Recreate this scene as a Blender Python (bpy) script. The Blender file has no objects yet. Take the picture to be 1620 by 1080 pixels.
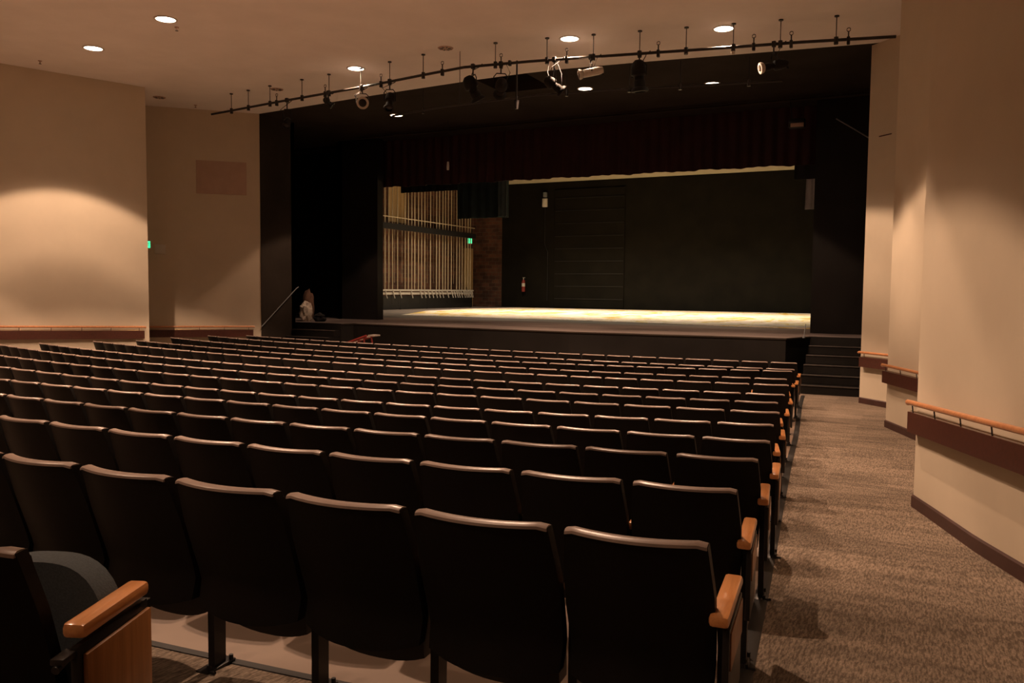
import bpy, bmesh, math, random
from mathutils import Vector, Matrix
random.seed(7)
PI = math.pi
SC = bpy.context.scene
COL = SC.collection

# ------------------------------------------------------------------ camera, world, exposure
CAM_Z = 2.1206
CX, CY, R1, RS = -6.964, 55.474, 53.408, 1.1055          # centre of the curved seating, row radius, row pitch
FZ = [.526, .434, .349, .27, .191, .148, .097, .06, .04, .02, .01, 0, 0]   # floor level of each row, nearest first
CEIL = 6.7
STAGE = 1.1

def make_camera():
    cd = bpy.data.cameras.new('camera'); cam = bpy.data.objects.new('camera', cd); COL.objects.link(cam)
    cd.sensor_fit = 'HORIZONTAL'; cd.sensor_width = 36; cd.lens = 1322.4/1620*36
    cd.clip_start = .05; cd.clip_end = 200
    yaw, pit, rol = math.radians(26.37), math.radians(3.63), math.radians(.55)
    fwd = Vector((-math.sin(yaw)*math.cos(pit), math.cos(yaw)*math.cos(pit), -math.sin(pit)))
    right = Vector((math.cos(yaw), math.sin(yaw), 0))
    up = right.cross(fwd)
    cr, sr = math.cos(rol), math.sin(rol)
    r2 = right*cr + up*sr
    u2 = up*cr - right*sr
    m = Matrix((r2, u2, -fwd)).transposed().to_4x4(); m.translation = (0, 0, CAM_Z)
    cam.matrix_world = m
    SC.camera = cam
make_camera()
w = bpy.data.worlds.new('world'); SC.world = w; w.use_nodes = True
w.node_tree.nodes['Background'].inputs[0].default_value = (.5, .35, .22, 1)
w.node_tree.nodes['Background'].inputs[1].default_value = .0
SC.view_settings.view_transform = 'Standard'; SC.view_settings.look = 'None'
SC.view_settings.exposure = 0.0; SC.view_settings.gamma = 1.0
SC.view_settings.use_curve_mapping = False

WARM = (1.0, .635, .42)
HOUSE_W = 1440.0
def downlight_lamp(x, y, watts=HOUSE_W, z=CEIL-.06):
    """lamp inside a recessed reflector downlight: batwing beam with a sharp cut-off at 46 degrees"""
    ld = bpy.data.lights.new('downlight_lamp', 'POINT'); ld.energy = watts; ld.color = WARM; ld.shadow_soft_size = .045
    ld.use_nodes = True; nt = ld.node_tree; nt.nodes.clear()
    out = nt.nodes.new('ShaderNodeOutputLight'); em = nt.nodes.new('ShaderNodeEmission')
    g = nt.nodes.new('ShaderNodeNewGeometry'); sx = nt.nodes.new('ShaderNodeSeparateXYZ')
    ab = nt.nodes.new('ShaderNodeMath'); ab.operation = 'ABSOLUTE'
    cr = nt.nodes.new('ShaderNodeValToRGB')
    el = cr.color_ramp.elements
    def c(deg): return math.cos(math.radians(deg))
    pts = [(c(60), .0), (c(50), .006), (c(47.3), .06), (c(45), .74), (c(43), .80), (c(39), .80), (c(35), .86), (c(31), .5), (c(27), .38), (c(10), .45), (1, .48)]
    el[0].position = 0; el[0].color = (.0, .0, .0, 1)
    el[1].position = pts[-1][0]; el[1].color = (pts[-1][1],)*3+(1,)
    for p, v in pts[:-1]:
        e = el.new(p); e.color = (v, v, v, 1)
    nt.links.new(g.outputs['Incoming'], sx.inputs[0]); nt.links.new(sx.outputs[2], ab.inputs[0])
    nt.links.new(ab.outputs[0], cr.inputs[0]); nt.links.new(cr.outputs[0], em.inputs['Strength'])
    nt.links.new(em.outputs[0], out.inputs[0])
    o = bpy.data.objects.new('downlight_lamp', ld); COL.objects.link(o); o.location = (x, y, z)
    return o

# house downlights (x, y, label); unlabelled ones are out of view, the last added as fill
HOUSE = [(-11.95, 10.53, 'round recessed ceiling downlight, the larger of the two over the left wall side'),
         (-14.69, 11.20, 'round recessed ceiling downlight nearest the left wall, farthest left'),
         (-10.93, 14.54, 'round recessed downlight in pale ceiling just above the left half of the lighting pipe'),
         (-6.05, 14.46, 'round recessed downlight in pale ceiling above the middle of the lighting pipe'),
         (-3.37, 15.03, 'round recessed downlight in pale ceiling above the right part of the lighting pipe'),
         (-2.53, 11.2, ''), (-5.3, 10.0, ''), (-8.8, 9.9, ''),
         (-3.7, 6.9, ''), (-7.6, 6.4, ''), (-11.5, 6.4, ''), (-15.2, 6.6, ''),
         (-2.9, 3.0, ''), (-7.2, 2.6, ''), (-3.4, -1.4, '')]  # last lamp is added to fill the corner seat cushion from behind
APRON = [(-12.86, 18.87, 'round recessed downlight in the black ceiling left of the pipe lanterns'),
         (-7.19, 18.15, 'round recessed downlight in the black ceiling under the bright silver stage lantern'),
         (-4.45, 18.86, 'round recessed downlight in the black ceiling crossed by the rear pipe')]
for x, y, l in HOUSE: downlight_lamp(x, y, HOUSE_W*(.28 if y < 4 else 1))
for x, y, l in APRON: downlight_lamp(x, y, HOUSE_W*.6)

def area_lamp(name, loc, tgt, w_, sx, sy, col, spread=180):
    ld = bpy.data.lights.new(name, 'AREA'); ld.energy = w_; ld.shape = 'RECTANGLE'; ld.size = sx; ld.size_y = sy; ld.color = col
    ld.spread = math.radians(spread)
    o = bpy.data.objects.new(name, ld); COL.objects.link(o); o.location = loc
    o.rotation_euler = (Vector(tgt)-Vector(loc)).to_track_quat('-Z', 'Y').to_euler()
    return o
# work lights hung over the stage, out of sight above the valance
for x in (-16.5, -11.5, -6.5):
    area_lamp('stage_work_lamp', (x, 33.0, 10.4), (x, 33.4, 0), 620, .6, .6, (1, .82, .56), 104)
area_lamp('fly_wall_lamp', (-15.0, 30.5, 7.6), (-19.5, 31, 3.4), 30, .3, .3, (1, .72, .45), 110)

# ------------------------------------------------------------------ materials
MATS = {}
def nodes(name):
    m = bpy.data.materials.new(name); m.use_nodes = True
    nt = m.node_tree; b = nt.nodes['Principled BSDF']; MATS[name] = m
    return m, nt, b
def noise(nt, scale, detail=4, rough=.6, coord='Object', vec=None, dist=0):
    n = nt.nodes.new('ShaderNodeTexNoise'); n.inputs['Scale'].default_value = scale
    n.inputs['Detail'].default_value = detail; n.inputs['Roughness'].default_value = rough
    n.inputs['Distortion'].default_value = dist
    if vec is None:
        tc = nt.nodes.new('ShaderNodeTexCoord'); vec = tc.outputs[coord]
    nt.links.new(vec, n.inputs['Vector'])
    return n
def mapping(nt, scale, rot=(0,0,0), coord='Object'):
    tc = nt.nodes.new('ShaderNodeTexCoord'); mp = nt.nodes.new('ShaderNodeMapping')
    mp.inputs['Scale'].default_value = scale; mp.inputs['Rotation'].default_value = rot
    nt.links.new(tc.outputs[coord], mp.inputs[0]); return mp.outputs[0]
def ramp(nt, src, stops):
    r = nt.nodes.new('ShaderNodeValToRGB'); e = r.color_ramp.elements
    e[0].position, e[0].color = stops[0][0], tuple(stops[0][1])+(1,)
    e[1].position, e[1].color = stops[-1][0], tuple(stops[-1][1])+(1,)
    for p, c in stops[1:-1]:
        x = e.new(p); x.color = tuple(c)+(1,)
    nt.links.new(src, r.inputs[0]); return r.outputs[0]
def bump(nt, b, src, strength, dist=.01):
    bp = nt.nodes.new('ShaderNodeBump'); bp.inputs['Strength'].default_value = strength; bp.inputs['Distance'].default_value = dist
    nt.links.new(src, bp.inputs['Height']); nt.links.new(bp.outputs[0], b.inputs['Normal'])
def simple(name, col, rough=.5, metal=0, var=.12, scale=8, bmp=0, spec=None, coat=0):
    m, nt, b = nodes(name)
    n = noise(nt, scale)
    lo = tuple(c*(1-var) for c in col); hi = tuple(min(1, c*(1+var)) for c in col)
    nt.links.new(ramp(nt, n.outputs['Fac'], [(.3, lo), (.7, hi)]), b.inputs['Base Color'])
    b.inputs['Roughness'].default_value = rough; b.inputs['Metallic'].default_value = metal
    if spec is not None: b.inputs['Specular IOR Level'].default_value = spec
    if coat: b.inputs['Coat Weight'].default_value = coat; b.inputs['Coat Roughness'].default_value = .12
    if bmp: bump(nt, b, n.outputs['Fac'], bmp)
    return m
def emissive(name, col, s):
    m, nt, b = nodes(name); nt.nodes.remove(b)
    e = nt.nodes.new('ShaderNodeEmission'); e.inputs[0].default_value = tuple(col)+(1,); e.inputs[1].default_value = s
    nt.links.new(e.outputs[0], nt.nodes['Material Output'].inputs[0]); return m

def wall_paint(name, col):
    m, nt, b = nodes(name)
    n = noise(nt, 1.3, 5); n2 = noise(nt, 160, 2)
    nt.links.new(ramp(nt, n.outputs['Fac'], [(.3, tuple(c*.95 for c in col)), (.7, tuple(c*1.03 for c in col))]), b.inputs['Base Color'])
    b.inputs['Roughness'].default_value = .75; bump(nt, b, n2.outputs['Fac'], .08, .003); return m
wall_paint('beige_paint', (.60, .52, .40))
wall_paint('ceiling_paint', (.86, .83, .81))
wall_paint('cream_paint', (.62, .55, .40))
simple('black_paint', (.011, .0095, .0085), .6, var=.25, scale=1.2, spec=.2)
simple('black_soffit', (.036, .029, .024), .85, var=.2, scale=.8, spec=.02)
simple('rear_black', (.0085, .0068, .0045), .7, var=.3, scale=1.2, spec=.12)
simple('black_drape', (.012, .012, .014), .9, var=.3, scale=2)
simple('red_drape', (.030, .006, .006), .9, var=.3, scale=2)
simple('teal_drape', (.032, .056, .058), .9, var=.3, scale=2)
simple('pale_teal', (.13, .18, .18), .9, var=.2, scale=3)
simple('pale_cloth', (.62, .64, .66), .9, var=.2, scale=3)
simple('grey_drape', (.20, .21, .22), .9, var=.2, scale=3)
simple('seat_plastic', (.0075, .0064, .0058), .55, var=.15, scale=30, spec=.18)
simple('lantern_black', (.010, .009, .008), .6, var=.2, scale=10, spec=.2)
simple('edge_sheen_plastic', (.31, .235, .20), .34, var=.12, scale=6)  # pale taupe also carries the sheen of the seat tops
simple('pan_plastic', (.007, .006, .006), .45, var=.15, scale=30)
simple('seat_fabric', (.010, .013, .016), .95, var=.25, scale=120, bmp=.3)
simple('cushion_fabric', (.060, .075, .085), .9, var=.2, scale=160, bmp=.3)
simple('black_steel', (.012, .011, .011), .4, var=.2, scale=10)
simple('pipe_steel', (.016, .013, .012), .45, var=.3, scale=5)
simple('bright_steel', (.55, .52, .48), .3, 1, .1)
simple('silver_paint', (.62, .56, .50), .35, .3, .1)
simple('brass', (.5, .33, .15), .3, 1, .1)
simple('dark_base', (.055, .022, .018), .5, var=.2, scale=6)
simple('worn_edge', (.045, .036, .030), .6, var=.5, scale=5)
simple('rubber', (.012, .011, .010), .7, var=.2, scale=6)
simple('white_box', (.62, .58, .52), .5, var=.05)
simple('red_paint', (.26, .03, .025), .5, var=.15)
simple('sack_cloth', (.42, .36, .30), .9, var=.35, scale=14, bmp=.3)
simple('brown_cloth', (.10, .05, .03), .9, var=.35, scale=10)
simple('rope', (.46, .36, .24), .9, var=.25, scale=40)
simple('vent_panel', (.48, .34, .27), .8, var=.06, scale=3)
emissive('lamp_glow', (1, .82, .62), 14)
emissive('exit_green', (.05, 1, .38), 1.6)

def wood(name, c0, c1, rough=.3, scale=(3, 40, 40), rot=(0, 0, 0), coat=.3):
    m, nt, b = nodes(name)
    v = mapping(nt, scale, rot); n = noise(nt, 1.0, 5, .6, vec=v, dist=.4)
    nt.links.new(ramp(nt, n.outputs['Fac'], [(.3, c0), (.7, c1)]), b.inputs['Base Color'])
    b.inputs['Roughness'].default_value = rough; b.inputs['Coat Weight'].default_value = coat
    b.inputs['Coat Roughness'].default_value = .15
    bump(nt, b, n.outputs['Fac'], .05, .002); return m
wood('arm_wood', (.68, .27, .085), (.90, .42, .16), .28, (40, 3, 40), coat=.6)
wood('panel_wood', (.30, .125, .035), (.46, .20, .07), .4, (40, 40, 2.2))
wood('rail_wood', (.50, .20, .085), (.68, .32, .14), .35, (1, 30, 30))
wood('board_wood', (.050, .015, .010), (.085, .026, .017), .4, (1, 30, 30), coat=.3)
wood('door_wood', (.40, .26, .12), (.52, .36, .18), .5, (20, 20, 1.5), coat=0)

def brick():
    m, nt, b = nodes('brick')
    tc = nt.nodes.new('ShaderNodeTexCoord'); mp = nt.nodes.new('ShaderNodeMapping')
    sp = nt.nodes.new('ShaderNodeSeparateXYZ'); cb = nt.nodes.new('ShaderNodeCombineXYZ'); ad = nt.nodes.new('ShaderNodeMath')
    nt.links.new(tc.outputs['Object'], sp.inputs[0]); nt.links.new(sp.outputs[0], ad.inputs[0]); nt.links.new(sp.outputs[1], ad.inputs[1])
    nt.links.new(ad.outputs[0], cb.inputs[0]); nt.links.new(sp.outputs[2], cb.inputs[1])
    br = nt.nodes.new('ShaderNodeTexBrick'); nt.links.new(cb.outputs[0], br.inputs['Vector'])
    br.inputs['Scale'].default_value = 1; br.inputs['Brick Width'].default_value = .4; br.inputs['Row Height'].default_value = .2
    br.inputs['Mortar Size'].default_value = .012
    br.inputs['Color1'].default_value = (.16, .062, .034, 1); br.inputs['Color2'].default_value = (.075, .028, .017, 1)
    br.inputs['Mortar'].default_value = (.13, .095, .07, 1)
    n = noise(nt, 2.0, 4)
    mx = nt.nodes.new('ShaderNodeMix'); mx.data_type = 'RGBA'; mx.blend_type = 'MULTIPLY'; mx.inputs[0].default_value = .8
    nt.links.new(br.outputs[0], mx.inputs[6]); nt.links.new(ramp(nt, n.outputs['Fac'], [(.35, (.35, .35, .35)), (.65, (1, 1, 1))]), mx.inputs[7])
    nt.links.new(mx.outputs[2], b.inputs['Base Color']); b.inputs['Roughness'].default_value = .85
brick()

def carpet():
    m, nt, b = nodes('carpet')
    # carpet tiles with broken wavy ribs that change direction strength from tile to tile
    v = mapping(nt, (1, 1, 1))
    ck = nt.nodes.new('ShaderNodeTexVoronoi'); ck.distance = 'CHEBYCHEV'; ck.inputs['Scale'].default_value = 1.64; ck.inputs['Randomness'].default_value = .0
    nt.links.new(v, ck.inputs['Vector'])
    v2 = mapping(nt, (95, 15, 10)); n1 = noise(nt, 1.0, 2, .55, vec=v2, dist=.3)
    v3 = mapping(nt, (.9, 5.2, 1)); n2 = noise(nt, 1.0, 3, .6, vec=v3)
    v4 = mapping(nt, (150, 60, 60)); n3 = noise(nt, 1.0, 2, .6, vec=v4)
    r1 = ramp(nt, n1.outputs['Fac'], [(.37, (.14, .108, .080)), (.63, (.31, .245, .188))])
    r2 = ramp(nt, n2.outputs['Fac'], [(.34, (.72, .72, .72)), (.64, (1.1, 1.1, 1.1))])
    r3 = ramp(nt, n3.outputs['Fac'], [(.3, (.7, .7, .7)), (.7, (1.2, 1.2, 1.2))])
    def mul(a, c, f=1):
        mx = nt.nodes.new('ShaderNodeMix'); mx.data_type = 'RGBA'; mx.blend_type = 'MULTIPLY'; mx.inputs[0].default_value = f
        nt.links.new(a, mx.inputs[6]); nt.links.new(c, mx.inputs[7]); return mx.outputs[2]
    rc = ramp(nt, ck.outputs['Color'], [(.2, (.86, .86, .86)), (.8, (1.08, 1.08, 1.08))])
    col = mul(mul(mul(r1, r2), r3), rc)
    nt.links.new(col, b.inputs['Base Color']); b.inputs['Roughness'].default_value = .95
    b.inputs['Specular IOR Level'].default_value = .15
    bump(nt, b, n1.outputs['Fac'], .35, .01)
carpet()
def concrete():
    m, nt, b = nodes('concrete')
    n = noise(nt, .9, 6); n2 = noise(nt, 14, 4)
    nt.links.new(ramp(nt, n.outputs['Fac'], [(.3, (.20, .145, .11)), (.7, (.28, .205, .155))]), b.inputs['Base Color'])
    b.inputs['Roughness'].default_value = .55; bump(nt, b, n2.outputs['Fac'], .1, .004)
concrete()
def stage_floor():
    m, nt, b = nodes('stage_floor')
    v = mapping(nt, (.35, 2.2, 1)); n = noise(nt, 1.0, 6, .65, vec=v)
    nt.links.new(ramp(nt, n.outputs['Fac'], [(.3, (.13, .105, .098)), (.7, (.22, .175, .160))]), b.inputs['Base Color'])
    b.inputs['Roughness'].default_value = .5
    m, nt, b = nodes('splashed_lit_floor')  # splashed paint, kept pale to carry the brightness of the lit band
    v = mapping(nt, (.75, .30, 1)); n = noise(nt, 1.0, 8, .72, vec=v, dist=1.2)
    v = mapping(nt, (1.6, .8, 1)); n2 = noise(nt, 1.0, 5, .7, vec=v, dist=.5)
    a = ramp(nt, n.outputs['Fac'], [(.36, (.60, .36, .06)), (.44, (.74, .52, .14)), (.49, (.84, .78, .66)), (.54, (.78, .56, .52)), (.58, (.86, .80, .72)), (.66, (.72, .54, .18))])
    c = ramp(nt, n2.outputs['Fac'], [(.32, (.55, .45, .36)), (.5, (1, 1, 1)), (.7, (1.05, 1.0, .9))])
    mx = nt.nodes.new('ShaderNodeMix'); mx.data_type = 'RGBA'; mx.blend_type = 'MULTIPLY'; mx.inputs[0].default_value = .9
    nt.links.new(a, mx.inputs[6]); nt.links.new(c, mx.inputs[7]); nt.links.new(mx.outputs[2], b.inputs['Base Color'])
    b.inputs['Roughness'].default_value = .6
stage_floor()

# ------------------------------------------------------------------ helpers
def mesh_obj(name, bm, mat, parent=None, smooth=True, angle=40, loc=None):
    me = bpy.data.meshes.new(name)
    bmesh.ops.recalc_face_normals(bm, faces=bm.faces)
    bm.to_mesh(me); bm.free()
    mats = mat if isinstance(mat, (list, tuple)) else [mat]
    for m in mats: me.materials.append(MATS[m])
    if smooth:
        for p in me.polygons: p.use_smooth = True
        me.set_sharp_from_angle(angle=math.radians(angle))
    o = bpy.data.objects.new(name, me); COL.objects.link(o)
    if parent: o.parent = parent
    if loc: o.location = loc
    return o
def tag(o, label, cat, group=None):
    o['label'] = label; o['category'] = cat
    if group: o['group'] = group
    return o
def struct(o):
    o['kind'] = 'structure'; return o
def thing(name, label, cat, loc=(0, 0, 0), rz=0, group=None):
    o = bpy.data.objects.new(name, None); COL.objects.link(o); o.empty_display_size = .1
    o.location = loc; o.rotation_euler = (0, 0, rz); return tag(o, label, cat, group)
def bev(bm, off, seg=2, angle=30):
    es = [e for e in bm.edges if len(e.link_faces) == 2 and e.calc_face_angle(0) > math.radians(angle)]
    if es: bmesh.ops.bevel(bm, geom=es, offset=off, segments=seg, affect='EDGES', profile=.5, clamp_overlap=True)
def box(bm, c, s, rz=0, M=None, bevel=0):
    m = Matrix.Translation(c) @ Matrix.Rotation(rz, 4, 'Z') @ Matrix.Diagonal((*s, 1))
    if M is not None: m = M @ m
    b2 = bmesh.new(); bmesh.ops.create_cube(b2, size=1, matrix=m)
    if bevel: bev(b2, bevel)
    join(bm, b2); return bm
def join(bm, b2):
    me = bpy.data.meshes.new('tmp'); b2.to_mesh(me); b2.free(); bm.from_mesh(me); bpy.data.meshes.remove(me)
def cyl(bm, a, b, r, n=12, r2=None, caps=True):
    a = Vector(a); b = Vector(b); d = b-a
    m = Matrix.Translation((a+b)/2) @ d.to_track_quat('Z', 'Y').to_matrix().to_4x4()
    bmesh.ops.create_cone(bm, cap_ends=caps, segments=n, radius1=r, radius2=r if r2 is None else r2, depth=d.length, matrix=m)
def tube(bm, pts, r, n=8):
    pts = [Vector(p) for p in pts]; rings = []
    for i, p in enumerate(pts):
        d = (pts[min(i+1, len(pts)-1)]-pts[max(i-1, 0)]).normalized()
        q = d.to_track_quat('Z', 'Y')
        rings.append([bm.verts.new(p + q @ Vector((r*math.cos(2*PI*k/n), r*math.sin(2*PI*k/n), 0))) for k in range(n)])
    for a, b in zip(rings, rings[1:]):
        for k in range(n): bm.faces.new((a[k], a[(k+1) % n], b[(k+1) % n], b[k]))
    bm.faces.new(rings[0][::-1]); bm.faces.new(rings[-1])
def prism(bm, pts, ax, lo, hi):
    """extrude a polygon along an axis: ax 0 -> pts are (y,z), 1 -> (x,z), 2 -> (x,y)"""
    def mk(p, t): return [(t, p[0], p[1]), (p[0], t, p[1]), (p[0], p[1], t)][ax]
    A = [bm.verts.new(mk(p, lo)) for p in pts]; B = [bm.verts.new(mk(p, hi)) for p in pts]
    n = len(pts)
    bm.faces.new(A[::-1]); bm.faces.new(B)
    for i in range(n): bm.faces.new((A[i], A[(i+1) % n], B[(i+1) % n], B[i]))
def lathe(bm, prof, M=Matrix.Identity(4), n=20):
    rings = []
    for r, z in prof:
        rings.append([bm.verts.new(M @ Vector((max(r, 1e-4)*math.cos(2*PI*k/n), max(r, 1e-4)*math.sin(2*PI*k/n), z))) for k in range(n)])
    for a, b in zip(rings, rings[1:]):
        for k in range(n): bm.faces.new((a[k], a[(k+1) % n], b[(k+1) % n], b[k]))
def floor_z(x, y):
    R = math.hypot(x-CX, y-CY)
    t = (R1-R)/RS
    if t <= 0: return FZ[0]-.083*(R1-R)
    if t >= 12: return 0.0
    i = int(t); f = t-i
    return FZ[i]*(1-f)+FZ[i+1]*f

# seat boundaries of each row (x, y), right end first
ROWS = [
[(-0.528,2.408),(-1.031,2.362),(-1.569,2.321),(-2.107,2.288),(-2.645,2.263),(-3.182,2.246),(-3.687,2.237),(-4.192,2.233)],
[(-0.664,3.531),(-1.165,3.472),(-1.692,3.417),(-2.219,3.37),(-2.745,3.332),(-3.272,3.302),(-3.799,3.28),(-4.325,3.267),(-4.852,3.262),(-5.357,3.264),(-5.862,3.271)],
[(-0.775,4.678),(-1.275,4.607),(-1.809,4.539),(-2.338,4.48),(-2.864,4.43),(-3.387,4.388),(-3.905,4.354),(-4.42,4.328),(-4.93,4.311),(-5.437,4.303),(-5.94,4.303),(-6.44,4.311),(-6.945,4.326),(-7.449,4.346)],
[(-0.884,5.742),(-1.386,5.683),(-1.915,5.626),(-2.44,5.576),(-2.962,5.532),(-3.482,5.494),(-3.999,5.462),(-4.515,5.437),(-5.03,5.417),(-5.544,5.404),(-6.058,5.397),(-6.573,5.396),(-7.09,5.401),(-7.608,5.413),(-8.128,5.43),(-8.652,5.454),(-9.156,5.484),(-9.66,5.518)],
[(-1.05,6.989),(-1.545,6.887),(-2.058,6.791),(-2.567,6.706),(-3.073,6.632),(-3.578,6.569),(-4.083,6.517),(-4.59,6.476),(-5.1,6.447),(-5.615,6.428),(-6.136,6.42),(-6.664,6.424),(-7.201,6.438),(-7.748,6.464),(-8.306,6.5),(-8.878,6.548),(-9.465,6.607),(-10.067,6.677),(-10.687,6.758),(-11.184,6.847),(-11.68,6.941),(-12.175,7.041)],
[(-1.166,8.047),(-1.664,7.962),(-2.168,7.882),(-2.674,7.81),(-3.183,7.747),(-3.694,7.693),(-4.206,7.647),(-4.721,7.609),(-5.237,7.581),(-5.755,7.56),(-6.274,7.549),(-6.795,7.546),(-7.317,7.551),(-7.841,7.565),(-8.365,7.588),(-8.891,7.619),(-9.418,7.659),(-9.946,7.707),(-10.474,7.764),(-11.004,7.83),(-11.534,7.904),(-12.064,7.987),(-12.561,8.076),(-13.057,8.171),(-13.552,8.271),(-14.046,8.376),(-14.539,8.487)],
[(-1.349,9.158),(-1.846,9.066),(-2.309,8.978),(-2.788,8.9),(-3.279,8.832),(-3.783,8.774),(-4.297,8.725),(-4.82,8.686),(-5.351,8.656),(-5.889,8.636),(-6.431,8.626),(-6.977,8.625),(-7.526,8.634),(-8.075,8.653),(-8.624,8.681),(-9.172,8.719),(-9.716,8.766),(-10.256,8.823),(-10.79,8.89),(-11.317,8.966),(-11.835,9.052),(-12.344,9.148),(-12.838,9.251),(-13.332,9.359),(-13.824,9.472),(-14.315,9.591),(-14.804,9.715),(-15.292,9.844),(-15.779,9.978),(-16.265,10.118),(-16.748,10.262)],
[(-1.434,10.212),(-1.931,10.123),(-2.415,10.039),(-2.907,9.964),(-3.404,9.897),(-3.906,9.839),(-4.413,9.79),(-4.925,9.75),(-5.439,9.719),(-5.957,9.697),(-6.476,9.683),(-6.997,9.679),(-7.518,9.683),(-8.04,9.696),(-8.561,9.718),(-9.08,9.749),(-9.598,9.789),(-10.113,9.837),(-10.625,9.894),(-11.132,9.961),(-11.636,10.036),(-12.133,10.12),(-12.63,10.211),(-13.126,10.307),(-13.621,10.408),(-14.114,10.515),(-14.607,10.627),(-15.098,10.744),(-15.588,10.866),(-16.077,10.993),(-16.564,11.126)],
[(-1.568,11.479),(-2.064,11.381),(-2.562,11.287),(-3.061,11.204),(-3.561,11.132),(-4.064,11.07),(-4.569,11.018),(-5.079,10.977),(-5.593,10.946),(-6.112,10.926),(-6.638,10.916),(-7.171,10.917),(-7.712,10.928),(-8.262,10.95),(-8.821,10.982),(-9.391,11.024),(-9.972,11.077),(-10.565,11.14),(-11.065,11.212),(-11.564,11.288),(-12.063,11.369),(-12.56,11.456),(-13.057,11.548),(-13.552,11.645),(-14.047,11.748),(-14.54,11.855),(-15.032,11.968),(-15.523,12.086),(-16.013,12.209),(-16.502,12.337)],
[(-1.734,12.46),(-2.231,12.367),(-2.681,12.279),(-3.147,12.201),(-3.627,12.133),(-4.121,12.075),(-4.628,12.027),(-5.147,11.988),(-5.675,11.96),(-6.213,11.941),(-6.759,11.932),(-7.313,11.934),(-7.872,11.945),(-8.436,11.966),(-9.004,11.996),(-9.575,12.037),(-10.147,12.088),(-10.72,12.148),(-11.292,12.219),(-11.791,12.296),(-12.289,12.38),(-12.786,12.468),(-13.282,12.561),(-13.778,12.66),(-14.272,12.764),(-14.765,12.873),(-15.257,12.987),(-15.747,13.107),(-16.237,13.232)],
[(-1.851,13.849),(-2.337,13.714),(-2.827,13.585),(-3.317,13.468),(-3.81,13.364),(-4.305,13.272),(-4.801,13.192),(-5.301,13.125),(-5.803,13.07),(-6.308,13.027),(-6.817,12.997),(-7.329,12.979),(-7.845,12.973),(-8.365,12.98),(-8.889,12.999),(-9.418,13.03),(-9.952,13.074),(-10.491,13.13),(-11.035,13.198),(-11.585,13.279),(-12.141,13.372),(-12.702,13.477),(-13.194,13.591),(-13.685,13.71),(-14.175,13.834),(-14.663,13.964),(-15.149,14.099),(-15.635,14.239),(-16.118,14.384),(-16.6,14.534)],
[(-1.882,14.283),(-2.384,14.233),(-2.857,14.187),(-3.341,14.149),(-3.836,14.119),(-4.342,14.096),(-4.858,14.082),(-5.382,14.075),(-5.914,14.077),(-6.452,14.086),(-6.997,14.103),(-7.546,14.128),(-8.1,14.16),(-8.656,14.201),(-9.216,14.249),(-9.776,14.306),(-10.338,14.37),(-10.898,14.442),(-11.458,14.522),(-12.016,14.61),(-12.57,14.706),(-13.121,14.81),(-13.667,14.921),(-14.158,15.039),(-14.648,15.163),(-15.136,15.291),(-15.623,15.425),(-16.109,15.564),(-16.593,15.708)],
[(-2.018,15.59),(-2.521,15.541),(-3.03,15.496),(-3.541,15.457),(-4.052,15.423),(-4.565,15.396),(-5.078,15.374),(-5.592,15.359),(-6.107,15.35),(-6.622,15.346),(-7.138,15.349),(-7.655,15.358),(-8.172,15.372),(-8.69,15.393),(-9.208,15.42),(-9.727,15.452),(-10.246,15.491),(-10.765,15.536),(-11.285,15.586),(-11.804,15.643),(-12.324,15.706),(-12.844,15.774),(-13.364,15.849),(-13.884,15.93),(-14.381,16.016),(-14.878,16.108),(-15.374,16.204),(-15.868,16.306)]]

# ------------------------------------------------------------------ the setting
def wall(name, A, B, z0, z1, mat, th=.15, side=1):
    """vertical slab whose inner face runs from A to B; side tells on which hand the thickness lies"""
    A = Vector(A); B = Vector(B); d = (B-A).normalized(); n = Vector((-d.y, d.x))*side*th
    bm = bmesh.new(); prism(bm, [A, B, B+n, A+n], 2, z0, z1)
    return struct(mesh_obj(name, bm, mat, smooth=False))
# auditorium floor: raked, curved rows of concrete under the seats, carpet in the aisle and behind
XB = [(37.0, -2.30), (39.45, -2.07), (43.19, -1.647), (45.75, -1.395), (48.48, -1.094), (50.69, -.84), (51.94, -.70), (53.0, -.58), (61.5, .45)]
def xb(R):
    for (a, xa), (b, xc) in zip(XB, XB[1:]):
        if R <= b: return xa+(xc-xa)*max(0, (R-a))/(b-a)
    return XB[-1][1]
def on_arc(x, R): return CY-math.sqrt(max(R*R-(x-CX)**2, 1))
def fz_R(R):
    t = (R1-R)/RS
    if t <= 0: return FZ[0]-.083*(R1-R)
    if t >= 12: return 0.0
    i = int(t); return FZ[i]*(1-(t-i))+FZ[i+1]*(t-i)
def make_floor():
    bm = bmesh.new()
    Rl = sorted(set([36.0+.5*i for i in range(52)]+[53.01]))
    rows_ = []
    for R in Rl:
        b = xb(R); xs = [-24+(b+24)*i/24 for i in range(25)]+[b+(6-b)*i/6 for i in range(1, 7)]
        rows_.append([bm.verts.new((x, on_arc(x, R), fz_R(R))) for x in xs])
    for i in range(len(Rl)-1):
        for k in range(30):
            f = bm.faces.new((rows_[i][k], rows_[i][k+1], rows_[i+1][k+1], rows_[i+1][k]))
            f.material_index = 1 if (k < 24 and Rl[i+1] <= 53.02) else 0
    for f in bm.faces:
        f.normal_update()
        if f.normal.z < 0: f.normal_flip()
    me = bpy.data.meshes.new('floor'); bm.to_mesh(me); bm.free()
    me.materials.append(MATS['carpet']); me.materials.append(MATS['concrete'])
    for p in me.polygons: p.use_smooth = True
    o = bpy.data.objects.new('floor', me); COL.objects.link(o); struct(o)
make_floor()
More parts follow.
